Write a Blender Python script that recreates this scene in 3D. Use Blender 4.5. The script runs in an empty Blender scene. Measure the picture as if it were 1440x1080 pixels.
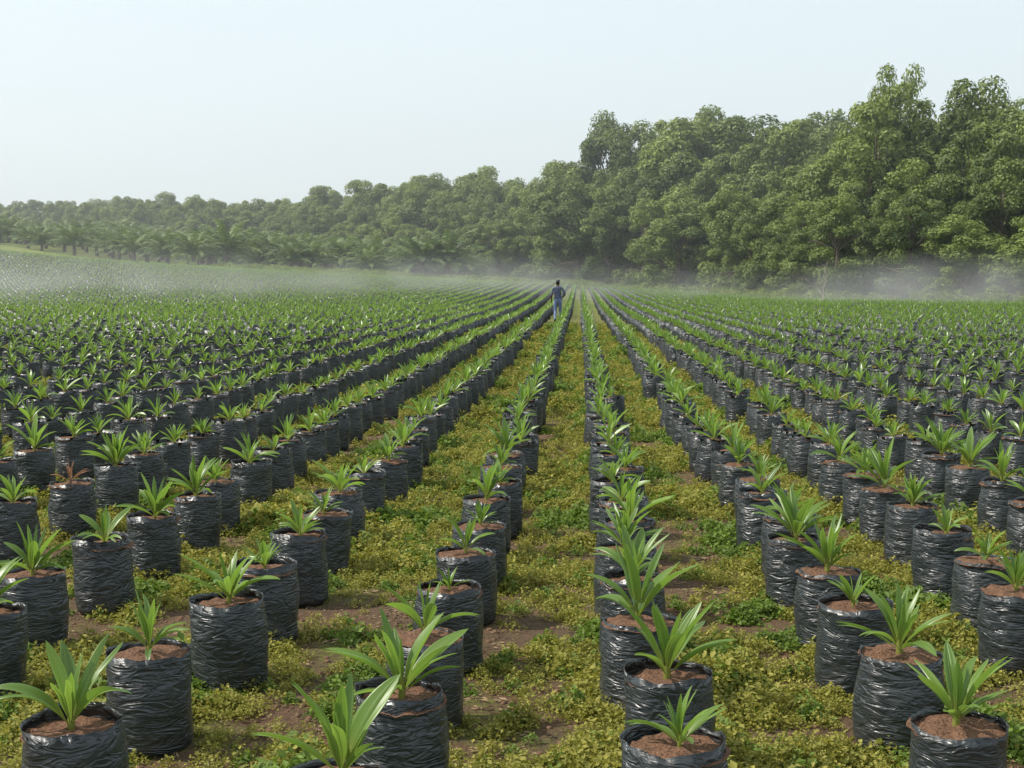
import bpy, math, random
import numpy as np
from mathutils import Vector, Matrix, noise
random.seed(7); np.random.seed(7)
R = random.random
U = random.uniform
scene = bpy.context.scene
KY=1.7
YAW=math.radians(2.86); PITCH=math.radians(4.36)

# ------------------------------------------------------------------ helpers
def col(name, link=False):
    c = bpy.data.collections.new(name)
    if link: scene.collection.children.link(c)
    return c

class MB:
    def __init__(s): s.v=[]; s.f=[]; s.m=[]; s.c=[]
    def add(s, vs, fs, mat=0, cs=None):
        o=len(s.v); s.v.extend(vs)
        s.f.extend([tuple(i+o for i in f) for f in fs])
        s.m.extend([mat]*len(fs))
        s.c.extend(cs if cs else [(0.5,0.5,0.5,1)]*len(vs))
    def mesh(s, name, mats, smooth=True):
        me=bpy.data.meshes.new(name)
        me.from_pydata([tuple(v) for v in s.v],[],s.f)
        for m in mats: me.materials.append(m)
        me.polygons.foreach_set('material_index', s.m)
        me.polygons.foreach_set('use_smooth',[smooth]*len(s.f))
        a=me.color_attributes.new('lc','FLOAT_COLOR','POINT')
        a.data.foreach_set('color', np.array(s.c,dtype=np.float32).ravel())
        me.update(); return me

def obj(name, me, coll=None, loc=(0,0,0), rz=0, sc=1, parent=None):
    o=bpy.data.objects.new(name, me)
    (coll or scene.collection).objects.link(o)
    o.location=loc; o.rotation_euler=(0,0,rz)
    o.scale=(sc,sc,sc) if not hasattr(sc,'__len__') else sc
    if parent: o.parent=parent
    return o

def tube(mb, pts, rad, n=6, mat=0, c=(0.5,0.5,0.5,1)):
    vs=[];fs=[]
    for i,p in enumerate(pts):
        p=Vector(p)
        a=Vector(pts[max(i-1,0)]); b=Vector(pts[min(i+1,len(pts)-1)])
        t=(b-a).normalized()
        x=t.cross(Vector((0.31,0.95,0.05))).normalized(); y=t.cross(x)
        for k in range(n):
            an=2*math.pi*k/n
            vs.append(p+(x*math.cos(an)+y*math.sin(an))*rad[i])
    for i in range(len(pts)-1):
        for k in range(n):
            k2=(k+1)%n
            fs.append((i*n+k,i*n+k2,(i+1)*n+k2,(i+1)*n+k))
    mb.add(vs,fs,mat,[c]*len(vs))

def mat_new(name):
    m=bpy.data.materials.new(name); m.use_nodes=True
    nt=m.node_tree; nt.nodes.clear()
    return m,nt,nt.nodes,nt.links
def node(ns,t,**k):
    n=ns.new(t)
    for a,b in k.items(): setattr(n,a,b)
    return n
def ramp(ns, pts):
    r=ns.new('ShaderNodeValToRGB'); e=r.color_ramp.elements
    while len(e)<len(pts): e.new(0.5)
    for i,(p,c) in enumerate(pts):
        e[i].position=p; e[i].color=(*c,1)
    return r
def noise_n(ns,ls,coord,scale,detail=4,rough=0.55):
    n=ns.new('ShaderNodeTexNoise'); n.inputs['Scale'].default_value=scale
    n.inputs['Detail'].default_value=detail; n.inputs['Roughness'].default_value=rough
    if coord is not None: ls.new(coord,n.inputs['Vector'])
    return n

# ------------------------------------------------------------------ materials
def foliage_mat(name, dark, light, trans, rough=0.5, tmix=0.3, basecol=None, spec=0.4, orand=0.4):
    m,nt,ns,ls=mat_new(name)
    at=node(ns,'ShaderNodeAttribute',attribute_name='lc')
    sep=ns.new('ShaderNodeSeparateColor'); ls.new(at.outputs['Color'],sep.inputs[0])
    oi=ns.new('ShaderNodeObjectInfo')
    ad=node(ns,'ShaderNodeMath',operation='MULTIPLY_ADD')
    ls.new(oi.outputs['Random'],ad.inputs[0]); ad.inputs[1].default_value=orand
    ls.new(sep.outputs['Blue'],ad.inputs[2])
    sc=node(ns,'ShaderNodeMath',operation='MULTIPLY'); ls.new(ad.outputs[0],sc.inputs[0]); sc.inputs[1].default_value=1/(1+orand)
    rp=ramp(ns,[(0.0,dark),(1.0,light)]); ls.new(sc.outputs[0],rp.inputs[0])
    colr=rp.outputs[0]
    if basecol:
        mx=node(ns,'ShaderNodeMix',data_type='RGBA')
        r2=ramp(ns,[(0.0,(1,1,1)),(0.35,(0,0,0))]); ls.new(sep.outputs['Red'],r2.inputs[0])
        ls.new(r2.outputs[0],mx.inputs[0]); ls.new(colr,mx.inputs[6]); mx.inputs[7].default_value=(*basecol,1)
        mx2=node(ns,'ShaderNodeMix',data_type='RGBA')
        r3=ramp(ns,[(0.0,(0.6,0.6,0.6)),(0.13,(0,0,0))]); ls.new(sep.outputs['Green'],r3.inputs[0])
        ls.new(r3.outputs[0],mx2.inputs[0]); ls.new(mx.outputs[2],mx2.inputs[6]); mx2.inputs[7].default_value=(0.28,0.38,0.10,1)
        colr=mx2.outputs[2]
    p=ns.new('ShaderNodeBsdfPrincipled'); ls.new(colr,p.inputs['Base Color'])
    p.inputs['Roughness'].default_value=rough
    p.inputs['Specular IOR Level'].default_value=spec
    t=ns.new('ShaderNodeBsdfTranslucent')
    mt=node(ns,'ShaderNodeMix',data_type='RGBA'); mt.inputs[0].default_value=0.6
    ls.new(colr,mt.inputs[6]); mt.inputs[7].default_value=(*trans,1); ls.new(mt.outputs[2],t.inputs[0])
    mix=ns.new('ShaderNodeMixShader'); mix.inputs[0].default_value=tmix
    ls.new(p.outputs[0],mix.inputs[1]); ls.new(t.outputs[0],mix.inputs[2])
    o=ns.new('ShaderNodeOutputMaterial'); ls.new(mix.outputs[0],o.inputs[0])
    return m
M_leaf=foliage_mat('seedling_leaf',(0.07,0.145,0.028),(0.19,0.30,0.06),(0.32,0.52,0.06),0.36,0.40,(0.27,0.27,0.06),0.55)
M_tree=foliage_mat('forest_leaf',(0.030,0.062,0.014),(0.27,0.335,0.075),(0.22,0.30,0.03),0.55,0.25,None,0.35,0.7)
M_palm=foliage_mat('oil_palm_leaf',(0.06,0.10,0.03),(0.17,0.23,0.06),(0.16,0.24,0.04),0.5,0.25)
M_weed=foliage_mat('weed_leaf',(0.13,0.145,0.025),(0.40,0.36,0.08),(0.40,0.40,0.05),0.6,0.35,None,0.25)
M_weedg=foliage_mat('weed_leaf_green',(0.075,0.12,0.022),(0.19,0.27,0.05),(0.22,0.35,0.03),0.6,0.35,None,0.25)
M_shrub=foliage_mat('shrub_leaf',(0.09,0.14,0.03),(0.25,0.30,0.06),(0.25,0.35,0.04),0.6,0.3)
M_dry=foliage_mat('dry_leaf',(0.2,0.11,0.07),(0.32,0.19,0.12),(0.3,0.15,0.08),0.6,0.3)

def simple(name, c, rough=0.8, nscale=20, var=0.35, bump=0.3, bdist=0.02):
    m,nt,ns,ls=mat_new(name)
    tc=ns.new('ShaderNodeTexCoord')
    n=noise_n(ns,ls,tc.outputs['Object'],nscale)
    rp=ramp(ns,[(0.3,tuple(x*(1-var) for x in c)),(0.7,tuple(x*(1+var) for x in c))]); ls.new(n.outputs[0],rp.inputs[0])
    p=ns.new('ShaderNodeBsdfPrincipled'); ls.new(rp.outputs[0],p.inputs['Base Color']); p.inputs['Roughness'].default_value=rough
    p.inputs['Specular IOR Level'].default_value=0.2
    b=ns.new('ShaderNodeBump'); b.inputs['Strength'].default_value=bump; b.inputs['Distance'].default_value=bdist
    ls.new(n.outputs[0],b.inputs['Height']); ls.new(b.outputs[0],p.inputs['Normal'])
    o=ns.new('ShaderNodeOutputMaterial'); ls.new(p.outputs[0],o.inputs[0])
    return m
M_soil=simple('potting_soil',(0.14,0.075,0.045),0.95,90,0.6,0.9,0.014)
M_clod=simple('soil_clod',(0.15,0.088,0.055),0.95,60,0.5,0.6,0.01)
M_litter=simple('dry_litter',(0.24,0.17,0.10),0.9,40,0.4,0.3,0.01)
M_bark=simple('bark',(0.13,0.105,0.08),0.9,8,0.4,0.5,0.05)
M_dead=simple('dead_wood',(0.3,0.26,0.21),0.9,8,0.3,0.4,0.03)
M_hose=simple('black_hose',(0.02,0.02,0.02),0.5,30,0.2,0.1)
M_shirt=simple('work_shirt_cloth',(0.085,0.10,0.16),0.9,12,0.35,0.6,0.02)
M_trou=simple('trouser_cloth',(0.15,0.19,0.32),0.9,12,0.25,0.6,0.02)
M_skin=simple('skin',(0.11,0.06,0.04),0.6,20,0.1,0.1)
M_hair=simple('hair',(0.015,0.012,0.01),0.9,60,0.3,0.5,0.01)
M_boot=simple('boot_rubber',(0.03,0.03,0.03),0.6,20,0.2,0.1)
M_cap=simple('cap_cloth',(0.07,0.07,0.09),0.9,20,0.2,0.2)

def bag_mat():
    m,nt,ns,ls=mat_new('black_polythene')
    tc=ns.new('ShaderNodeTexCoord'); oi=ns.new('ShaderNodeObjectInfo')
    va=node(ns,'ShaderNodeVectorMath',operation='ADD')
    ls.new(tc.outputs['Object'],va.inputs[0])
    cb=ns.new('ShaderNodeCombineXYZ'); ml=node(ns,'ShaderNodeMath',operation='MULTIPLY'); ml.inputs[1].default_value=37
    ls.new(oi.outputs['Random'],ml.inputs[0]); ls.new(ml.outputs[0],cb.inputs[0]); ls.new(cb.outputs[0],va.inputs[1])
    mp=ns.new('ShaderNodeMapping'); mp.inputs['Scale'].default_value=(7,7,26); mp.inputs['Rotation'].default_value=(0.22,0.14,0)
    ls.new(va.outputs[0],mp.inputs[0])
    n=noise_n(ns,ls,mp.outputs[0],1.0,2,0.5); n.inputs['Distortion'].default_value=1.6
    rg=node(ns,'ShaderNodeMath',operation='SUBTRACT'); ls.new(n.outputs[0],rg.inputs[0]); rg.inputs[1].default_value=.5
    ab=node(ns,'ShaderNodeMath',operation='ABSOLUTE'); ls.new(rg.outputs[0],ab.inputs[0])
    n2=noise_n(ns,ls,va.outputs[0],9,3)
    ad=node(ns,'ShaderNodeMath',operation='MULTIPLY_ADD'); ls.new(ab.outputs[0],ad.inputs[0]); ad.inputs[1].default_value=-1.4; ls.new(n2.outputs[0],ad.inputs[2])
    b=ns.new('ShaderNodeBump'); b.inputs['Strength'].default_value=0.85; b.inputs['Distance'].default_value=0.016
    ls.new(ad.outputs[0],b.inputs['Height'])
    p=ns.new('ShaderNodeBsdfPrincipled')
    sp=ns.new('ShaderNodeSeparateXYZ'); ls.new(tc.outputs['Object'],sp.inputs[0])
    mr=ns.new('ShaderNodeMapRange'); ls.new(sp.outputs[2],mr.inputs[0])
    mr.inputs[1].default_value=0.0; mr.inputs[2].default_value=0.14; mr.inputs[3].default_value=0.8; mr.inputs[4].default_value=0.14
    n3=noise_n(ns,ls,va.outputs[0],22,5,0.7)
    r3=ramp(ns,[(0.45,(0,0,0)),(0.72,(1,1,1))]); ls.new(n3.outputs[0],r3.inputs[0])
    mm=node(ns,'ShaderNodeMath',operation='MULTIPLY'); ls.new(mr.outputs[0],mm.inputs[0]); ls.new(r3.outputs[0],mm.inputs[1])
    mx=node(ns,'ShaderNodeMix',data_type='RGBA'); ls.new(mm.outputs[0],mx.inputs[0])
    mx.inputs[6].default_value=(0.022,0.028,0.032,1); mx.inputs[7].default_value=(0.08,0.066,0.05,1)
    ls.new(mx.outputs[2],p.inputs['Base Color'])
    rr=ramp(ns,[(0.3,(0.28,)*3),(0.7,(0.46,)*3)]); ls.new(n3.outputs[0],rr.inputs[0]); ls.new(rr.outputs[0],p.inputs['Roughness'])
    p.inputs['Specular IOR Level'].default_value=0.65
    ls.new(b.outputs[0],p.inputs['Normal'])
    o=ns.new('ShaderNodeOutputMaterial'); ls.new(p.outputs[0],o.inputs[0])
    return m
M_bag=bag_mat()

def ground_mat():
    m,nt,ns,ls=mat_new('field_ground')
    g=ns.new('ShaderNodeNewGeometry'); P=g.outputs['Position']
    n1=noise_n(ns,ls,P,1.3,6,0.65)
    n2=noise_n(ns,ls,P,26,6,0.75)
    n3=noise_n(ns,ls,P,0.35,3,0.5)
    n4=noise_n(ns,ls,P,3.1,4,0.6)
    soil=ramp(ns,[(0.3,(0.085,0.047,0.029)),(0.72,(0.24,0.145,0.088))]); ls.new(n2.outputs[0],soil.inputs[0])
    soil2=node(ns,'ShaderNodeMix',data_type='RGBA'); r4=ramp(ns,[(.4,(0,0,0)),(.62,(.75,.75,.75))]); ls.new(n4.outputs[0],r4.inputs[0]); ls.new(r4.outputs[0],soil2.inputs[0])
    ls.new(soil.outputs[0],soil2.inputs[6]); soil2.inputs[7].default_value=(0.12,0.09,0.05,1)
    weed=ramp(ns,[(0.3,(0.06,0.07,0.018)),(0.55,(0.15,0.15,0.035)),(0.8,(0.24,0.22,0.05))]); ls.new(n2.outputs[0],weed.inputs[0])
    ad=node(ns,'ShaderNodeMath',operation='MULTIPLY_ADD'); ls.new(n2.outputs[0],ad.inputs[0]); ad.inputs[1].default_value=0.6; ls.new(n1.outputs[0],ad.inputs[2])
    f=ramp(ns,[(0.82,(0,0,0)),(0.94,(1,1,1))]); ls.new(ad.outputs[0],f.inputs[0])
    mx=node(ns,'ShaderNodeMix',data_type='RGBA'); ls.new(f.outputs[0],mx.inputs[0])
    ls.new(soil2.outputs[2],mx.inputs[6]); ls.new(weed.outputs[0],mx.inputs[7])
    sp=ns.new('ShaderNodeSeparateXYZ'); ls.new(P,sp.inputs[0])
    mr=ns.new('ShaderNodeMapRange'); ls.new(sp.outputs[1],mr.inputs[0]); mr.inputs[1].default_value=25; mr.inputs[2].default_value=85
    mr.inputs[4].default_value=0.9
    gr=ramp(ns,[(0.3,(0.10,0.14,0.03)),(0.7,(0.20,0.235,0.06))]); ls.new(n3.outputs[0],gr.inputs[0])
    m2=node(ns,'ShaderNodeMix',data_type='RGBA'); ls.new(mr.outputs[0],m2.inputs[0]); ls.new(mx.outputs[2],m2.inputs[6]); ls.new(gr.outputs[0],m2.inputs[7])
    p=ns.new('ShaderNodeBsdfPrincipled'); ls.new(m2.outputs[2],p.inputs['Base Color']); p.inputs['Roughness'].default_value=0.95
    p.inputs['Specular IOR Level'].default_value=0.2
    b=ns.new('ShaderNodeBump'); b.inputs['Strength'].default_value=1.0; b.inputs['Distance'].default_value=0.05
    ls.new(n2.outputs[0],b.inputs['Height']); ls.new(b.outputs[0],p.inputs['Normal'])
    o=ns.new('ShaderNodeOutputMaterial'); ls.new(p.outputs[0],o.inputs[0])
    return m

# ------------------------------------------------------------------ terrain
def sstep(a,b,x):
    t=min(1,max(0,(x-a)/(b-a))); return t*t*(3-2*t)
def H(x,y):
    yo=y/KY
    xx=max(x,-95)
    g=max(0,15-xx)*0.05
    if xx<-40: g+=0.0008*(xx+40)**2
    h=sstep(38,98,yo)*g
    h+=min(3,max(0,yo-120)*0.012)
    return h
def axis(lo,a,b,hi,step,grow):
    v=list(np.arange(a,b,step)); s=step;x=b
    while x<hi: v.append(x); s*=grow; x+=s
    v.append(hi); s=step; x=a
    pre=[]
    while x>lo: s*=grow; x-=s; pre.append(max(x,lo))
    return sorted(set(pre+v))
xs=axis(-900,-4,4,900,0.09,1.05); ys=axis(-60,3.0,14,1500,0.10,1.035)
gv=[];gf=[]
for y in ys:
    for x in xs:
        z=H(x,y)
        if y<40: z+=0.018*noise.noise(Vector((x*2.6,y*2.6,0)))*(1 if abs(x)<14 else 0)
        gv.append((x,y,z))
nx=len(xs)
for j in range(len(ys)-1):
    for i in range(nx-1):
        a=j*nx+i; gf.append((a,a+1,a+nx+1,a+nx))
me=bpy.data.meshes.new('ground'); me.from_pydata(gv,[],gf); me.materials.append(ground_mat())
me.polygons.foreach_set('use_smooth',[True]*len(gf)); obj('ground',me)

# ------------------------------------------------------------------ instancing
def scatter(name, pts, rz, sc, idx, coll):
    me=bpy.data.meshes.new(name); me.from_pydata([tuple(p) for p in pts],[],[])
    n=len(pts)
    a=me.attributes.new('rot','FLOAT_VECTOR','POINT'); rr=np.zeros((n,3),dtype=np.float32); rr[:,2]=rz; a.data.foreach_set('vector',rr.ravel())
    s=np.array(sc,dtype=np.float32)
    if s.ndim==1: s=np.repeat(s[:,None],3,1)
    a=me.attributes.new('scl','FLOAT_VECTOR','POINT'); a.data.foreach_set('vector',s.ravel())
    a=me.attributes.new('idx','INT','POINT'); a.data.foreach_set('value',np.array(idx,dtype=np.int32))
    o=obj(name,me)
    ng=bpy.data.node_groups.new(name+'_nodes','GeometryNodeTree')
    ng.interface.new_socket('Geometry',in_out='INPUT',socket_type='NodeSocketGeometry')
    ng.interface.new_socket('Geometry',in_out='OUTPUT',socket_type='NodeSocketGeometry')
    ns=ng.nodes; ls=ng.links
    gi=ns.new('NodeGroupInput'); go=ns.new('NodeGroupOutput')
    ip=ns.new('GeometryNodeInstanceOnPoints'); ci=ns.new('GeometryNodeCollectionInfo')
    ci.inputs['Collection'].default_value=coll
    ci.inputs['Separate Children'].default_value=True; ci.inputs['Reset Children'].default_value=True
    def na(nm,t):
        q=ns.new('GeometryNodeInputNamedAttribute'); q.data_type=t; q.inputs['Name'].default_value=nm
        return [s for s in q.outputs if s.enabled][0]
    ls.new(gi.outputs[0],ip.inputs['Points']); ls.new(ci.outputs[0],ip.inputs['Instance'])
    ip.inputs['Pick Instance'].default_value=True
    ls.new(na('idx','INT'),ip.inputs['Instance Index'])
    ls.new(na('rot','FLOAT_VECTOR'),ip.inputs['Rotation']); ls.new(na('scl','FLOAT_VECTOR'),ip.inputs['Scale'])
    ls.new(ip.outputs[0],go.inputs[0])
    md=o.modifiers.new('scatter','NODES'); md.node_group=ng
    return o

# ------------------------------------------------------------------ bag + soil + seedling
BH=0.385
def bag_geo(mb, seed, seg, nz, r=0.158, h=BH):
    off=seed*13.7
    lean=(U(-.02,.02),U(-.02,.02)); sag=U(.0,.05); ba=U(0,6.28); wide=U(.96,1.03)
    vs=[];fs=[]
    def rad(th,z,inner=0):
        t=z/h
        c,s=math.cos(th),math.sin(th)
        rr=r*wide*(0.95+0.07*math.sin(math.pi*min(1,t*0.95+0.08))+sag*math.cos(th-ba)*math.sin(math.pi*t))
        rr+=0.013*noise.noise(Vector((c*1.3+off,s*1.3,z*6)))
        q=noise.noise(Vector((c*2.2+off,s*2.2,z*24+c*2.5+s*1.5)))
        rr+=0.010*(0.35-abs(q))*max(0,.6+noise.noise(Vector((c*1.5+off,s*1.5,z*4+5)))*1.2)
        rr+=0.0022*noise.noise(Vector((c*6+off,s*6,z*45)))
        if t<0.08: rr-=0.018*(1-t/0.08)**2
        return rr-inner
    hs=[h*i/nz for i in range(nz+1)]
    def rim(th): return 0.022*noise.noise(Vector((math.cos(th)*1.3+off,math.sin(th)*1.3,3)))+0.007*noise.noise(Vector((math.cos(th)*5+off,math.sin(th)*5,8)))
    for i,z in enumerate(hs):
        for k in range(seg):
            th=2*math.pi*k/seg
            rr=rad(th,z); zz=z+rim(th)*(z/h)**4
            if i==nz: rr+=0.003
            vs.append((rr*math.cos(th)+lean[0]*z/h,rr*math.sin(th)+lean[1]*z/h,zz))
    for k in range(seg):
        th=2*math.pi*k/seg; z=h-0.045; rr=rad(th,z,0.004)
        vs.append((rr*math.cos(th)+lean[0],rr*math.sin(th)+lean[1],z))
    for i in range(nz+1):
        for k in range(seg):
            k2=(k+1)%seg; fs.append((i*seg+k,i*seg+k2,(i+1)*seg+k2,(i+1)*seg+k))
    mb.add(vs,fs,0)
def soil_geo(mb, seed, seg, rings, r=0.158, h=BH):
    off=seed*7.1; vs=[(0,0,h-0.018)];fs=[]
    for j in range(1,rings+1):
        for k in range(seg):
            th=2*math.pi*k/seg; rr=r*0.975*j/rings
            z=h-0.018-0.010*(j/rings)**2+0.014*noise.noise(Vector((rr*math.cos(th)*22+off,rr*math.sin(th)*22,0)))
            vs.append((rr*math.cos(th),rr*math.sin(th),z))
    for k in range(seg):
        k2=(k+1)%seg; fs.append((0,1+k,1+k2))
        for j in range(rings-1):
            a=1+j*seg; b=a+seg; fs.append((a+k,b+k,b+k2,a+k2))
    mb.add(vs,fs,1)
def leaf(mb, base, az, tilt, L, W, curl, ns, nc, bifid, tint, mat=2, twist=0.0):
    d=Vector((math.cos(az),math.sin(az),0)); S0=Vector((-math.sin(az),math.cos(az),0))
    p=Vector(base); pts=[];
    th=tilt
    for i in range(ns+1):
        s=i/ns
        T=d*math.sin(th)+Vector((0,0,1))*math.cos(th)
        Nn=-d*math.cos(th)+Vector((0,0,1))*math.sin(th)
        pts.append((p.copy(),T,Nn,s)); p+=T*(L/ns); th+=curl/ns*(0.4+1.3*s)
    for side in (-1,1):
        vs=[];fs=[];cs=[]
        for (q,T,Nn,s) in pts:
            S=(S0*math.cos(twist*s)+Nn*math.sin(twist*s)); N2=Nn*math.cos(twist*s)-S0*math.sin(twist*s)
            if s<0.12: w=0.10+0.15*s/0.12
            else:
                u=(s-0.12)/0.88
                w=0.25+0.75*math.sin(math.pi*min(1,u**0.8))**0.8 if u<0.5 else math.sin(math.pi*u**0.86)**0.75 if u<1 else 0
                w=max(w,0.0)
            w*=W*0.5
            gap=bifid*max(0,s-0.55)*L*0.5
            fold=0.55 if s<0.5 else 0.55-0.35*(s-0.5)*2
            for j in range(nc+1):
                c=j/nc
                off=S*side*(gap+c*w*math.cos(fold))+N2*(c*w*math.sin(fold)+ (0.16*w*(1 if j%2 else -1) if 0<j<nc else 0) - gap*0.25)
                vs.append(q+off); cs.append((s,c,tint,1))
        for i in range(len(pts)-1):
            for j in range(nc):
                a=i*(nc+1)+j; fs.append((a,a+1,a+nc+2,a+nc+1) if side>0 else (a,a+nc+1,a+nc+2,a+1))
        mb.add(vs,fs,mat,cs)
def seedling_geo(mb, rnd, size, n, ns, nc, mat=2, h=BH-.010):
    az0=rnd.uniform(0,6.28)
    lx,ly=rnd.uniform(-.12,.12),rnd.uniform(-.12,.12)
    for i in range(n):
        k=i/(n-1)
        az=az0+i*2.4+rnd.uniform(-.4,.4)
        tilt=(1.0-0.88*k)+rnd.uniform(-.2,.2)+lx*math.cos(az)+ly*math.sin(az)
        L=size*(0.62+0.42*math.sin(math.pi*(0.2+0.62*k)))*rnd.uniform(.78,1.15)
        W=L*rnd.uniform(.17,.26)*(1.0 if k<0.85 else 0.6)
        curl=rnd.uniform(.3,1.3)*(1.15-k)
        bif=rnd.choice([0,0,0.2,0.3,0.4]) if k<0.8 else 0
        leaf(mb,(0.006*math.cos(az),0.006*math.sin(az),h-0.012+0.022*k+0.01),az,max(.04,tilt),L,W,curl,ns,nc,bif,rnd.random(),mat,rnd.uniform(-.8,.8))
    tube(mb,[(0,0,h-0.03),(0,0,h+0.01),(0.002,0,h+0.05)],[0.012,0.011,0.006],6,mat,(0.0,0.5,0.6,1))

near_bag=[];near_soil=[];near_plant=[]
for i in range(12):
    mb=MB(); bag_geo(mb,i+1,60,44); near_bag.append(mb.mesh('plastic_bag_%d'%i,[M_bag]))
for i in range(4):
    mb=MB(); soil_geo(mb,i,40,12); mb.m=[0]*len(mb.f); near_soil.append(mb.mesh('soil_%d'%i,[M_soil]))
for i in range(18):
    rnd=random.Random(100+i); mb=MB()
    seedling_geo(mb,rnd,rnd.uniform(.21,.265),rnd.choice([8,9,10,11,12]),13,4,0)
    near_plant.append(mb.mesh('seedling_leaves_%d'%i,[M_leaf]))
rnd=random.Random(5); mb=MB(); seedling_geo(mb,rnd,.2,7,10,3,0); dry_plant=mb.mesh('dry_seedling',[M_dry])
C_mid=col('bag_seedlings_mid'); C_far=col('bag_seedlings_far')
for i in range(12):
    rnd=random.Random(300+i); mb=MB(); bag_geo(mb,20+i,24,14); soil_geo(mb,i,14,3)
    seedling_geo(mb,rnd,rnd.uniform(.18,.26),rnd.choice([7,8,9,10]),6,1)
    obj('mid_%02d'%i,mb.mesh('mid_%02d'%i,[M_bag,M_soil,M_leaf]),C_mid)
for i in range(8):
    rnd=random.Random(500+i); mb=MB(); bag_geo(mb,40+i,9,3); soil_geo(mb,i,7,1)
    seedling_geo(mb,rnd,rnd.uniform(.21,.27),8,3,1)
    obj('far_%02d'%i,mb.mesh('far_%02d'%i,[M_bag,M_soil,M_leaf]),C_far)

EDGE=[(60,30,11),(45,42,12),(30,57,13),(21.6,64,13.5),(18,78,17.5),(15.5,94,20.5),(7,104,24),(-1.5,112,25),(-8,119,24),(-14,124,19),(-22.6,129,18),(-40,141,18.5),(-59,155,17),(-68,160,13.5),(-98,174,12.5),(-152,198,13),(-240,232,14)]
EDGE=[(a,b*KY,c) for a,b,c in EDGE]
seg=[];acc=0
for a,b in zip(EDGE,EDGE[1:]):
    l=math.hypot(b[0]-a[0],b[1]-a[1]); seg.append((acc,l,a,b)); acc+=l
def edge_at(s):
    for (s0,l,a,b) in seg:
        if s<=s0+l or (s0,l,a,b)==seg[-1]:
            t=(s-s0)/l; dx,dy=(b[0]-a[0])/l,(b[1]-a[1])/l
            return a[0]+(b[0]-a[0])*t,a[1]+(b[1]-a[1])*t,a[2]+(b[2]-a[2])*t,(dy,-dx)
def edge_y(x):
    for a,b in zip(EDGE,EDGE[1:]):
        if b[0]<=x<=a[0]: return a[1]+(b[1]-a[1])*(x-a[0])/(b[0]-a[0])
    return 30
def edge_x(y):
    for a,b in zip(EDGE,EDGE[1:]):
        if a[1]<=y<=b[1]: return a[0]+(b[0]-a[0])*(y-a[1])/(b[1]-a[1])
    return 60
def in_view(x,y,m=1.5):
    ca,sa=math.cos(YAW),math.sin(YAW)
    Xc=x*ca+y*sa; t=-x*sa+y*ca
    return t>1.5 and abs(Xc)<0.379*t*1.1+m

rowdef={-4:(-3.5,8.3,.78),-3:(-2.52,5.45,.775),-2:(-1.55,4.06,.79),-1:(-.585,3.66,.80),0:(.27,3.99,.75),1:(1.19,4.235,.76),2:(2.03,5.41,.74)}
fixed={(0,0):(.305,3.987),(0,1):(.313,4.695),(0,2):(.247,5.49),(0,3):(.25,6.24),(0,4):(.238,6.99),
 (1,0):(1.192,4.235),(1,1):(1.208,5.065),(1,2):(1.182,5.796),(1,3):(1.2,6.51),(1,4):(1.17,7.27),
 (-2,0):(-1.582,4.055),(-2,1):(-1.613,4.924),(-2,2):(-1.517,5.715),(-2,3):(-1.527,6.42),(-2,4):(-1.526,7.26),
 (-1,0):(-.66,3.66),(-1,1):(-.591,4.42),(-1,2):(-.604,5.22),(-1,3):(-.584,6.01),(-1,4):(-.581,6.86),
 (-3,0):(-2.48,5.45),(-3,1):(-2.605,6.24),(-3,2):(-2.525,7.0),(-3,3):(-2.497,7.775),(2,1):(1.98,6.14),(2,2):(2.04,6.8)}
mid=[];far=[];near=[]
for k in range(-125,60):
    if k in rowdef: x0,y0,dy=rowdef[k]
    else:
        x0=(rowdef[-4][0]+(k+4)*.95) if k<-4 else (rowdef[2][0]+(k-2)*.9)
        y0=3.9+(k*0.293)%0.75; dy=.765
    for n in range(0,240):
        y=y0+n*dy
        if (k,n) in fixed: x,y=fixed[(k,n)]
        else: x=x0+random.gauss(0,.035)+0.06*noise.noise(Vector((k*3.1,y*.3,0))); y+=random.gauss(0,.06)
        if y>166 or (x>8 and x>edge_x(y)-5) or y>edge_y(x)-16: continue
        if not in_view(x,y): continue
        if y>12 and R()<0.012: continue
        p=(x,y,H(x,y))
        (near if y<11 else mid if y<36 else far).append(p)
near.sort(key=lambda p:p[1])
big={(.247,5.49):1.25,(.313,4.695):1.25,(-.591,4.42):1.2,(-.66,3.66):1.22,(1.208,5.065):1.15,(.305,3.987):.65,(-.584,6.01):.5,(1.182,5.796):.75,(-1.613,4.924):.85,(-1.582,4.055):1.05,(1.192,4.235):1.05}
for i,p in enumerate(near):
    e=bpy.data.objects.new('potted_oil_palm_seedling',None); scene.collection.objects.link(e)
    e.location=p; e.rotation_euler=(0,0,U(0,6.28)); e.empty_display_size=.1
    s=U(.95,1.05)
    obj('plastic_bag',near_bag[i%12],parent=e,sc=(s,s,U(.94,1.04)))
    obj('soil',near_soil[i%4],parent=e,sc=(.985,.985,.99))
    ps=big.get((round(p[0],3),round(p[1],3)),U(.68,1.15))
    me=near_plant[(i*5)%18]
    if abs(p[0]+3.42)<.25 and abs(p[1]-9.08)<.25: me=dry_plant; ps=.9
    o=obj('seedling_leaves',me,parent=e,sc=ps); o.location.z=0.36*(1-ps)
n=len(mid); scatter('nursery_bag_rows',mid,np.random.uniform(0,6.28,n),np.random.uniform(.90,1.08,n),np.random.randint(0,12,n),C_mid)
n=len(far); scatter('distant_nursery_bag_rows',far,np.random.uniform(0,6.28,n),np.random.uniform(.93,1.12,n),np.random.randint(0,8,n),C_far)
print('COUNTS',len(near),len(mid),len(far))

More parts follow.
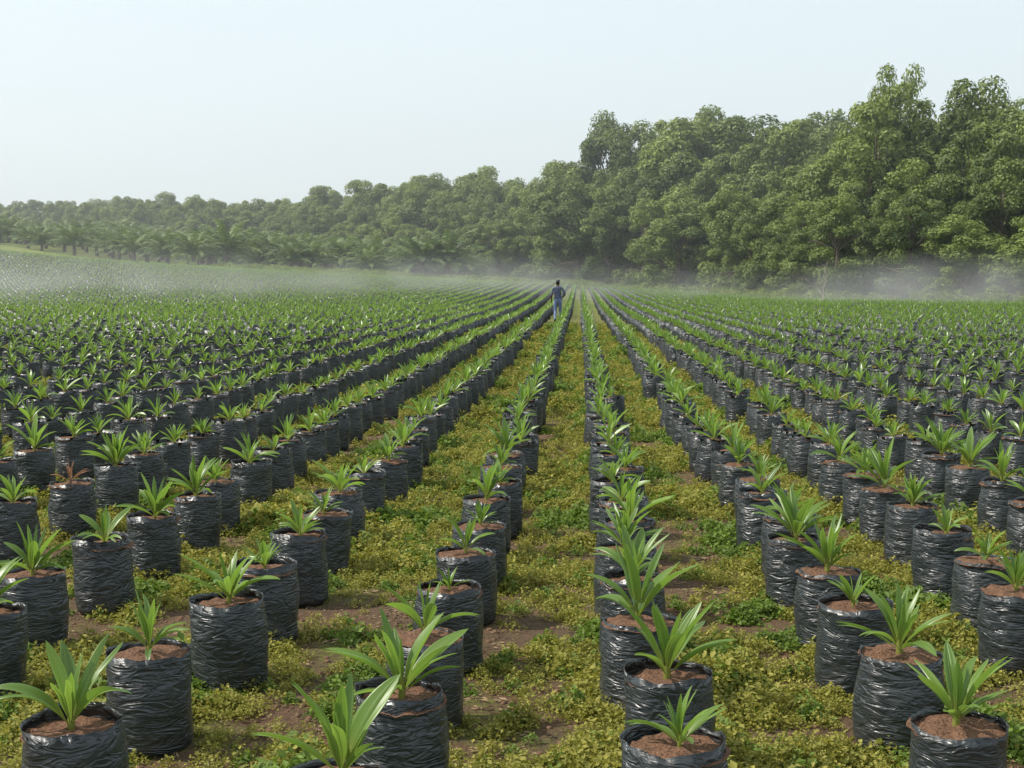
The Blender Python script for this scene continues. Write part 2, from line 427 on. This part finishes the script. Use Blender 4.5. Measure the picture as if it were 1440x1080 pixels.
# ------------------------------------------------------------------ weeds
def quad_leaves(mb, P, N, size, tint, mat=0, asp=0.55):
    n=len(P); r=np.random.normal(size=(n,3)); T=np.cross(N,r); T/=np.linalg.norm(T,axis=1)[:,None]
    B=np.cross(N,T)
    s=size[:,None]
    v=np.stack([P-T*s*.5,P+B*s*asp*.5+N*s*.08-T*s*.02,P+T*s*.5,P-B*s*asp*.5+N*s*.08-T*s*.02],1).reshape(-1,3)
    o=len(mb.v); mb.v.extend(map(tuple,v.tolist()))
    mb.f.extend([(o+4*i,o+4*i+1,o+4*i+2,o+4*i+3) for i in range(n)]); mb.m.extend([mat]*n)
    for t in tint: mb.c.extend([(.5,.5,float(t),1)]*4)
def unit(a): return a/np.linalg.norm(a,axis=1)[:,None]
C_weed=col('weeds_src')
for i in range(7):
    mb=MB(); n=90 if i<5 else 70
    P=np.random.normal(size=(n,3))*[.042,.042,.0]; rr=np.hypot(P[:,0],P[:,1])
    hh=.075*np.exp(-(rr/.06)**2)+.012; P[:,2]=np.random.uniform(.2,1.0,n)*hh
    N=unit(np.random.normal(size=(n,3))*.6+[0,0,.9])
    quad_leaves(mb,P,N,np.random.uniform(.012,.026,n)*(1.0 if i<5 else 1.5),np.clip(np.random.normal(.5,.27,n),0,1),0,.65)
    for q in range(6):
        a=U(0,6.28); r_=U(.01,.06); tube(mb,[(0,0,0),(r_*math.cos(a),r_*math.sin(a),U(.02,.06))],[.0015,.001],3,0,(.5,.5,.1,1))
    obj('w_%02d'%i,mb.mesh('w_%02d'%i,[M_weed if i<5 else M_weedg],False),C_weed)
wp=[];ws=[];wi=[];cp=[]
def weedfield(y0,y1,dens,s0,s1,thr):
    A=(y1-y0)*(0.42*(y0+y1)+2); cnt=int(A*dens)
    for _ in range(cnt):
        y=U(y0,y1); hw=.42*y+1.0; x=U(-hw,hw)-y*.05
        if not in_view(x,y,.4): continue
        f=noise.noise(Vector((x*1.1,y*.8,4)))+.7*noise.noise(Vector((x*3.7,y*3.0,9)))+.6*noise.noise(Vector((x*10,y*9,1)))
        if f<thr+U(-.1,.1) and R()>.06:
            if y<16 and R()<.7: cp.append((x,y,.018*noise.noise(Vector((x*2.6,y*2.6,0)))))
            continue
        g=noise.noise(Vector((x*1.6+30,y*1.3,2)))+.4*noise.noise(Vector((x*6,y*6,2)))
        wp.append((x,y,H(x,y)-.002)); ws.append(U(s0,s1)*(.75+.9*max(0,f))*(1.15 if g>.33 else 1)); wi.append(random.randint(5,6) if g>.28+U(-.1,.1) or R()<.10 else random.randint(0,4))
weedfield(3.2,9,370,.5,1.2,-.07)
weedfield(9,16,200,.75,1.5,-.10)
weedfield(16,30,80,1.1,2.0,-.12)
weedfield(30,52,24,1.6,2.6,-.2)
n=len(wp); scatter('ground_weeds',wp,np.random.uniform(0,6.28,n),ws,wi,C_weed); print('WEEDS',n)
C_cl=col('clod_src')
for i in range(5):
    mb=MB(); vs=[];fs=[]
    if i<3:
        for a in range(5):
            ph=math.pi*a/4-math.pi/2
            for b in range(7):
                th=b/7*6.283; d_=Vector((math.cos(ph)*math.cos(th),math.cos(ph)*math.sin(th),math.sin(ph)*.7)); vs.append(d_*(.010+.005*noise.noise(d_*2+Vector((i*9,0,0)))))
        for a in range(4):
            for b in range(7): fs.append((a*7+b,a*7+(b+1)%7,(a+1)*7+(b+1)%7,(a+1)*7+b))
        mb.add(vs,fs,0)
    else:
        for q in range(4):
            a=U(0,6.28); c=Vector((U(-.03,.03),U(-.03,.03),.006)); l=U(.015,.04); dd=Vector((math.cos(a),math.sin(a),.1)); sd=Vector((-math.sin(a),math.cos(a),0))*.003
            mb.add([c-dd*l*.5,c+sd+Vector((0,0,.003)),c+dd*l*.5,c-sd],[(0,1,2,3)],0)
    obj('c_%02d'%i,mb.mesh('c_%02d'%i,[M_clod if i<3 else M_litter],i<3),C_cl)
n=len(cp); scatter('soil_clods_and_litter',cp,np.random.uniform(0,6.28,n),np.random.uniform(.3,1.5,n)**1.3,np.random.randint(0,5,n),C_cl); print('CLODS',n)

# ------------------------------------------------------------------ trees
def make_tree(name, seed, Ht=12, Rc=4.4, nclump=58, low=0.10, lpc=270, lsz=(.2,.4), mats=None):
    random.seed(seed); np.random.seed(seed); mb=MB()
    lean=U(-.5,.5)
    tr=[(0,0,-.4),(lean*.3,.1,Ht*.25),(lean*.6,-.1,Ht*.5),(lean,0,Ht*.8)]
    tube(mb,tr,[.24,.2,.15,.05],8,1)
    cz=Ht*(low+1)/2; rz=Ht*(1-low)/2
    lobes=[]
    for i in range(8):
        a=U(0,6.28); t=U(-.85,.95); rr=math.sqrt(max(0,1-t*t))*U(.4,.72)
        lobes.append((Rc*rr*math.cos(a),Rc*rr*math.sin(a),cz+rz*t*.72,U(.34,.52)*Rc,random.gauss(.42,.16)))
    lobes.append((U(-.6,.6),U(-.6,.6),Ht*.86,Rc*.4,.5))
    for i in range(nclump+12):
        L=random.choice(lobes)
        d=Vector((random.gauss(0,1),random.gauss(0,1),random.gauss(.35,.9))).normalized()
        c=Vector(L[:3])+d*L[3]*U(.8,1.02)
        if i>=nclump:
            a=i*2.4; q=Rc*U(.35,.8); c=Vector((q*math.cos(a),q*math.sin(a),U(.5,2.6)))
        if c.z<.6: c.z=.6+R()
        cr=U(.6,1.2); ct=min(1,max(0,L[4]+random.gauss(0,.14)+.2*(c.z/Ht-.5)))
        if i%2==0:
            q=Vector(tr[2])if c.z>Ht*.5 else Vector(tr[1]); tube(mb,[q,(q+c)/2+Vector((0,0,.2)),c],[.09,.06,.02],4,1)
        D=unit(np.random.normal(size=(lpc,3))+[0,0,.35]); rad=np.random.uniform(.6,1.06,lpc)[:,None]
        P=np.array(c)+D*rad*cr*[1,1,.8]
        N=unit(D*1.0+np.random.normal(size=(lpc,3))*.42+[0,0,.35])
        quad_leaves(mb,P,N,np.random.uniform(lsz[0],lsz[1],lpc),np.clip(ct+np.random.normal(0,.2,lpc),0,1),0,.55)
    return mb.mesh(name,mats or [M_tree,M_bark],False)
C_tree=col('tree_src')
tmesh=[]
for i in range(8):
    me=make_tree('broadleaf_%d'%i,40+i,12,[4.4,4.0,4.8,3.8,4.5,4.2,5.0,4.6][i],66,[.04,.05,.06,.07,.04,.05,.08,.05][i],280,(.18,.40)); tmesh.append(me)
    obj('t_%02d'%i,me,C_tree)
random.seed(11); np.random.seed(11)
tp=[];ts=[];ti=[];neartrees=[]
for row,(offd,hf) in enumerate([(0,.54),(6,.75),(12,.92),(18.5,1.0),(26,1.02)]):
    s=U(0,3)
    while s<acc:
        x,y,h,(nx_,ny_)=edge_at(s)
        X=x+nx_*(offd+U(-2,2)); Y=y+ny_*(offd+U(-2,2))
        hh=h*hf*U(.80,1.12)
        if row>=3: hh=h*U(.86,1.07)
        w=hh/12*U(.8,1.12) if row else max(hh/12*U(.95,1.3),.8)
        if in_view(X,Y,12):
            rec=((X,Y,H(X,Y)),(w,w,hh/12),random.randint(0,7))
            if Y<135 and row<2 : neartrees.append(rec)
            else: tp.append(rec[0]); ts.append(rec[1]); ti.append(rec[2])
        s+=5.6*U(.75,1.25)*max(.85,h/16)
for (X,Y,h,w) in [(25.5,119,16.5,1.2),(29.5,126,18.8,1.45),(34,122,18.8,1.4),(29.8,130,21.6,1.0),(38,126,17.5,1.2),(34,112,14,1.2),(44,112,15.5,1.2)]:
    neartrees.append(((X,Y,0),(w,w,h/12),random.randint(0,7)))
for r in neartrees:
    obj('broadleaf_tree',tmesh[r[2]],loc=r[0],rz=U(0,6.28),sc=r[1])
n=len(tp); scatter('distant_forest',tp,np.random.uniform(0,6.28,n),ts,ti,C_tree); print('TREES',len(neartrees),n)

C_shr=col('shrub_src')
for i in range(4):
    np.random.seed(60+i); random.seed(60+i); mb=MB()
    for q in range(9):
        c=np.array([random.gauss(0,.8),random.gauss(0,.8),U(.15,.7)]); n=130
        D=unit(np.random.normal(size=(n,3))+[0,0,.3]); P=c+D*np.random.uniform(.5,1.05,n)[:,None]*U(.35,.6); P[:,2]=np.abs(P[:,2])
        quad_leaves(mb,P,unit(D+np.random.normal(size=(n,3))*.6+[0,0,.4]),np.random.uniform(.12,.26,n),np.clip(np.random.normal(U(.3,.8),.15,n),0,1),0,.45)
    obj('s_%02d'%i,mb.mesh('s_%02d'%i,[M_shrub],False),C_shr)
random.seed(12); np.random.seed(12)
sp_=[];ss_=[]
s=0
while s<acc:
    x,y,h,(a,b)=edge_at(s)
    for q in range(3):
        o=-U(1,6); X,Y=x+a*o,y+b*o
        if in_view(X,Y,5) : sp_.append((X,Y,H(X,Y)-.1)); k=U(.5,1.1); ss_.append((k,k,k*U(.6,1.2)))
    s+=1.2
for _ in range(520):
    t=R(); X=-44+50*t+random.gauss(0,2.5); Y=(102+6*t)*KY+random.gauss(0,5); sp_.append((X,Y,H(X,Y)-.1)); k=U(.6,1.5); ss_.append((k,k,k*.75))
n=len(sp_); scatter('forest_edge_shrubs',sp_,np.random.uniform(0,6.28,n),ss_,np.random.randint(0,4,n),C_shr)

C_pal=col('palm_src')
for i in range(4):
    random.seed(80+i); mb=MB(); tube(mb,[(0,0,-.2),(0,0,1),(0,0,2.0)],[.35,.33,.28],8,1)
    nf=28
    for f in range(nf):
        k=f/nf; az=f*2.4+U(-.2,.2); th=.12+1.1*(1-k)+U(-.1,.1); L=U(4.4,5.4); ns_=12
        d=Vector((math.cos(az),math.sin(az),0)); S=Vector((-math.sin(az),math.cos(az),0)); p=Vector((0,0,2.0)); pts=[]
        tint=min(1,max(0,random.gauss(.5,.3)))
        for q in range(ns_+1):
            pts.append(p.copy()); T=d*math.sin(th)+Vector((0,0,math.cos(th))); p=p+T*L/ns_; th+=1.45/ns_*(.4+1.1*q/ns_)
        tube(mb,pts,[.05*(1-.8*q/ns_) for q in range(ns_+1)],3,0,(.5,.5,.7,1))
        for q in range(30):
            s_=.14+.86*q/30; fi=s_*ns_; j=min(int(fi),ns_-1); b=pts[j].lerp(pts[j+1],fi-j); T=(pts[j+1]-pts[j]).normalized()
            ll=.85*math.sin(math.pi*min(1,.18+s_*.78))**.6*U(.85,1.1)
            for sd in (-1,1):
                dr=(S*sd*.8+T*.6+Vector((0,0,U(-.45,.2)))).normalized(); tip=b+dr*ll+Vector((0,0,-.25*ll)); md=b+dr*ll*.5
                w=T*.055
                mb.add([b-w,md-w*1.2,tip,md+w*1.2,b+w],[(0,1,2,3,4)],0,[(.5,.5,tint,1)]*5)
    obj('p_%02d'%i,mb.mesh('p_%02d'%i,[M_palm,M_bark],False),C_pal)
random.seed(13); np.random.seed(13); pp=[];psz=[]
for row in range(9):
    x=-150
    while x<-16:
        ye=edge_y(x); y=ye-8-row*8.5+U(-2.5,2.5)
        if y>176 and in_view(x,y,6): pp.append((x+U(-1.5,1.5),y,H(x,y)-.3)); psz.append(U(.65,1.12) if x<-55 else U(.75,1.25))
        x+=6.6*U(.8,1.2)
n=len(pp); scatter('oil_palm_plantation',pp,np.random.uniform(0,6.28,n),psz,np.random.randint(0,4,n),C_pal); print('PALMS',n)

def branch(mb,p,d,L,r,depth):
    q=p+d*L*.5+Vector((U(-.05,.05),U(-.05,.05),0))*L; e=p+d*L
    tube(mb,[p,q,e],[r,r*.8,r*.55],5,0)
    if depth==0: return
    for i in range(random.choice([2,3,3])):
        nd=(d+Vector((random.gauss(0,.5),random.gauss(0,.5),random.gauss(.1,.35)))).normalized()
        branch(mb,e if i else q,nd,L*U(.55,.8),r*.5,depth-1)
for i,(x,y,z,sc) in enumerate([(17.6,98,0,1.2),(22,95,0,.8)]):
    random.seed(90+i); mb=MB()
    branch(mb,Vector((0,0,-.1)),Vector((U(-.2,.2),0,1)).normalized(),1.1,.05,4)
    obj('dead_tree',mb.mesh('dead_tree',[M_dead]),loc=(x,y,z),sc=sc)

def hose(pts):
    cu=bpy.data.curves.new('irrigation_hose','CURVE'); cu.dimensions='3D'; cu.bevel_depth=.007; cu.bevel_resolution=2
    sp=cu.splines.new('NURBS'); sp.points.add(len(pts)-1)
    for i,p in enumerate(pts): sp.points[i].co=(*p,1)
    sp.use_endpoint_u=True; cu.materials.append(M_hose)
    o=bpy.data.objects.new('irrigation_hose',cu); scene.collection.objects.link(o)
random.seed(3)
for yy,a,b in ((10.7,-3,2.8),(19,-5,5)):
    hose([(a+(b-a)*i/14,yy+U(-.05,.05),.010+U(-.012,.012)) for i in range(15)])

# ------------------------------------------------------------------ worker (walking away)
def worker(loc, rz):
    J=[];E=[];RD=[]
    def j(p,r,par=None):
        J.append(p); RD.append(r if isinstance(r,tuple) else (r,r))
        if par is not None: E.append((par,len(J)-1))
        return len(J)-1
    pel=j((0,0,.95),(.145,.11)); sp=j((0,.01,1.1),(.135,.10),pel); ch=j((0,.02,1.28),(.165,.115),sp)
    nb=j((0,.0,1.43),(.09,.075),ch); nk=j((0,.015,1.50),.052,nb); hd=j((0,.035,1.58),(.072,.088),nk); hm=j((0,.03,1.65),(.078,.096),hd); ht=j((0,.02,1.72),(.05,.06),hm)
    for s in (-1,1):
        sh=j((s*.17,-.01,1.40),.062,nb)
        if s>0: el=j((.285,-.05,1.16),.045,sh); wr=j((.22,.16,1.08),.029,el); hand=(.20,.22,1.07); fd=Vector((-.25,.9,-.1))
        else: el=j((-.25,-.06,1.14),.045,sh); wr=j((-.25,.10,.95),.029,el); hand=(-.25,.15,.90); fd=Vector((0,.5,-.8))
        h=j(hand,(.034,.02),wr)
        fd=fd.normalized(); lat=Vector((0,0,1)).cross(fd).normalized() if s>0 else Vector((0,.8,.5)).normalized()
        for i,(o,l) in enumerate([(-.026,.07),(-.009,.08),(.009,.075),(.026,.06)]):
            b=Vector(hand)+lat*o+fd*.03; a=j(tuple(b),.010,h); c=j(tuple(b+fd*l*.5+Vector((-s*.008,0,0))),.009,a); j(tuple(b+fd*l+Vector((-s*.025,0,-.006))),.007,c)
        b=Vector(hand)+lat*.034-fd*.02; a=j(tuple(b),.011,h); j(tuple(b+lat*.025+fd*.035),.009,a)
        hp=j((s*.09,0,.88),.092,pel)
        if s>0: kn=j((.10,.13,.50),.062,hp); an=j((.10,.12,.10),.043,kn); hl=j((.10,.09,.05),.042,an); ft=j((.11,.26,.035),.036,an)
        else: kn=j((-.10,.03,.49),.062,hp); an=j((-.10,-.22,.17),.043,kn); hl=j((-.10,-.27,.12),.040,an); ft=j((-.10,-.12,.04),.036,an)
    me=bpy.data.meshes.new('body_tmp'); me.from_pydata(J,E,[]); o=bpy.data.objects.new('body_tmp',me); scene.collection.objects.link(o)
    md=o.modifiers.new('s','SKIN'); md.use_smooth_shade=True
    sv=me.skin_vertices[0].data
    for i,r in enumerate(RD): sv[i].radius=r; sv[i].use_root=(i==0)
    sb=o.modifiers.new('d','SUBSURF'); sb.levels=2
    dg=bpy.context.evaluated_depsgraph_get(); nm=bpy.data.meshes.new_from_object(o.evaluated_get(dg)); bpy.data.objects.remove(o)
    nm.materials.clear()
    for m in (M_shirt,M_trou,M_skin,M_hair,M_boot): nm.materials.append(m)
    for f in nm.polygons:
        c=f.center; f.use_smooth=True
        if c.z>1.47: k=3 if (c.z>1.66 or (c.y<.03 and c.z>1.55)) else 2
        elif abs(c.x)>.19 and c.z<1.13: k=2
        elif c.z<.11 or (c.x<0 and c.y<-.16 and c.z<.2): k=4
        elif c.z<.97: k=1
        else: k=0
        f.material_index=k
    e=bpy.data.objects.new('worker',None); scene.collection.objects.link(e); e.location=loc; e.rotation_euler=(0,0,rz); e.scale=(1.04,)*3
    obj('body',nm,parent=e)
    mb=MB()
    vs=[];fs=[]
    for a in range(7):
        ph=a/6*math.pi/2
        for b in range(16):
            th=b/16*2*math.pi; vs.append((.088*math.cos(ph)*math.cos(th),.03+.108*math.cos(ph)*math.sin(th),1.665+.095*math.sin(ph)))
    for a in range(6):
        for b in range(16): fs.append((a*16+b,a*16+(b+1)%16,(a+1)*16+(b+1)%16,(a+1)*16+b))
    mb.add(vs,fs,0)
    mb.add([(-.07,.12,1.675),(.07,.12,1.675),(.05,.2,1.66),(-.05,.2,1.66)],[(0,1,2,3)],0)
    tube(mb,[(0,.12,1.62),(0,.145,1.59),(0,.12,1.58)],[.008,.015,.008],6,1)
    for s in (-1,1): tube(mb,[(s*.075,.03,1.64),(s*.092,.02,1.615),(s*.078,.03,1.58)],[.006,.013,.006],6,1)
    obj('cap_and_face',mb.mesh('cap_and_face',[M_cap,M_skin]),parent=e)
worker((-.90,55.8,0),0)

# ------------------------------------------------------------------ mist and haze
def mist_mat(name,dens,seed):
    m,nt,ns,ls=mat_new(name); v=ns.new('ShaderNodeVolumeScatter')
    v.inputs['Color'].default_value=(1,1,1,1); v.inputs['Anisotropy'].default_value=0.3
    tc=ns.new('ShaderNodeTexCoord')
    ln=node(ns,'ShaderNodeVectorMath',operation='LENGTH'); ls.new(tc.outputs['Object'],ln.inputs[0])
    f=ns.new('ShaderNodeMapRange'); f.interpolation_type='SMOOTHSTEP'; ls.new(ln.outputs['Value'],f.inputs[0])
    f.inputs[1].default_value=1.0; f.inputs[2].default_value=0.0; f.inputs[3].default_value=0; f.inputs[4].default_value=1
    mp=ns.new('ShaderNodeMapping'); mp.inputs['Scale'].default_value=(6,2,1.0); mp.inputs['Location'].default_value=(seed,0,0); ls.new(tc.outputs['Object'],mp.inputs[0])
    n=noise_n(ns,ls,mp.outputs[0],1,1,.5); r=ramp(ns,[(.35,(.08,)*3),(.65,(1,)*3)]); ls.new(n.outputs[0],r.inputs[0])
    a=node(ns,'ShaderNodeMath',operation='MULTIPLY'); ls.new(f.outputs[0],a.inputs[0]); ls.new(r.outputs[0],a.inputs[1])
    b=node(ns,'ShaderNodeMath',operation='MULTIPLY'); ls.new(a.outputs[0],b.inputs[0]); b.inputs[1].default_value=dens
    ls.new(b.outputs[0],v.inputs['Density'])
    o=ns.new('ShaderNodeOutputMaterial'); ls.new(v.outputs[0],o.inputs['Volume'])
    return m
def ell(name,c,r,dens,rz=0,parent=None):
    vs=[];fs=[];A=10;B=24
    vs=[(0,0,-1)]
    for a in range(1,A):
        ph=-math.pi/2+math.pi*a/A
        for b in range(B):
            th=2*math.pi*b/B; vs.append((math.cos(ph)*math.cos(th),math.cos(ph)*math.sin(th),math.sin(ph)))
    vs.append((0,0,1)); top=len(vs)-1
    for b in range(B):
        fs.append((0,1+(b+1)%B,1+b)); fs.append((top,1+(A-2)*B+b,1+(A-2)*B+(b+1)%B))
        for a in range(A-2):
            i=1+a*B; fs.append((i+b,i+(b+1)%B,i+B+(b+1)%B,i+B+b))
    me=bpy.data.meshes.new(name); me.from_pydata(vs,[],fs); me.materials.append(mist_mat(name,dens,c[0]))
    return obj(name,me,loc=c,rz=rz,sc=r,parent=parent)
em=bpy.data.objects.new('irrigation_mist',None); scene.collection.objects.link(em)
ell('mist_bank_a',(-36,92,.8),(32,34,4.4),.024,.1,em)
ell('mist_bank_b',(-11,118,.8),(26,34,4.0),.020,.1,em)
ell('mist_bank_c',(25,90,.4),(17,17,3.8),.085,-.6,em)
ell('mist_bank_d',(8,108,.4),(18,28,3.2),.014,-.2,em)
hv=[(x,y,z) for z in (-2,70) for y in (60,640) for x in (-400,200)]
me=bpy.data.meshes.new('haze'); me.from_pydata(hv,[],[(0,2,3,1),(4,5,7,6),(0,1,5,4),(2,6,7,3),(0,4,6,2),(1,3,7,5)])
m,nt,ns,ls=mat_new('haze'); v=ns.new('ShaderNodeVolumeScatter'); v.inputs['Density'].default_value=.0008
v.inputs['Color'].default_value=(.93,.97,1.0,1); v.inputs['Anisotropy'].default_value=.4
o=ns.new('ShaderNodeOutputMaterial'); ls.new(v.outputs[0],o.inputs['Volume'])
me.materials.append(m); obj('atmospheric_haze',me)

# ------------------------------------------------------------------ light
az=math.radians(-92); el=math.radians(48)
w=bpy.data.worlds.new('World'); scene.world=w; w.use_nodes=True; nt=w.node_tree; nt.nodes.clear()
sk=nt.nodes.new('ShaderNodeTexSky'); sk.sky_type='NISHITA'; sk.sun_disc=False; sk.sun_elevation=el; sk.sun_rotation=az
sk.dust_density=5; sk.air_density=1.0; sk.ozone_density=1.5
mx=nt.nodes.new('ShaderNodeMix'); mx.data_type='RGBA'; mx.inputs[0].default_value=.68; mx.inputs[7].default_value=(7.5,8.5,8.8,1)
bg=nt.nodes.new('ShaderNodeBackground'); bg.inputs[1].default_value=.142
ou=nt.nodes.new('ShaderNodeOutputWorld'); nt.links.new(sk.outputs[0],mx.inputs[6]); nt.links.new(mx.outputs[2],bg.inputs[0]); nt.links.new(bg.outputs[0],ou.inputs[0])
sl=bpy.data.lights.new('sun','SUN'); sl.energy=5.0; sl.angle=math.radians(.6); sl.color=(1,.95,.86)
so=bpy.data.objects.new('sun',sl); scene.collection.objects.link(so)
d=Vector((math.sin(az)*math.cos(el),math.cos(az)*math.cos(el),math.sin(el)))
so.rotation_euler=d.to_track_quat('Z','Y').to_euler(); so.location=(-20,5,30)

# ------------------------------------------------------------------ camera
cd=bpy.data.cameras.new('camera'); cd.lens=47.5; cd.sensor_width=36; cd.clip_end=3000; cd.clip_start=.05
co=bpy.data.objects.new('camera',cd); scene.collection.objects.link(co); co.location=(0,0,1.76)
co.rotation_euler=(math.radians(90)-PITCH,0,YAW); scene.camera=co
scene.view_settings.view_transform='Standard'; scene.view_settings.look='None'; scene.view_settings.exposure=0
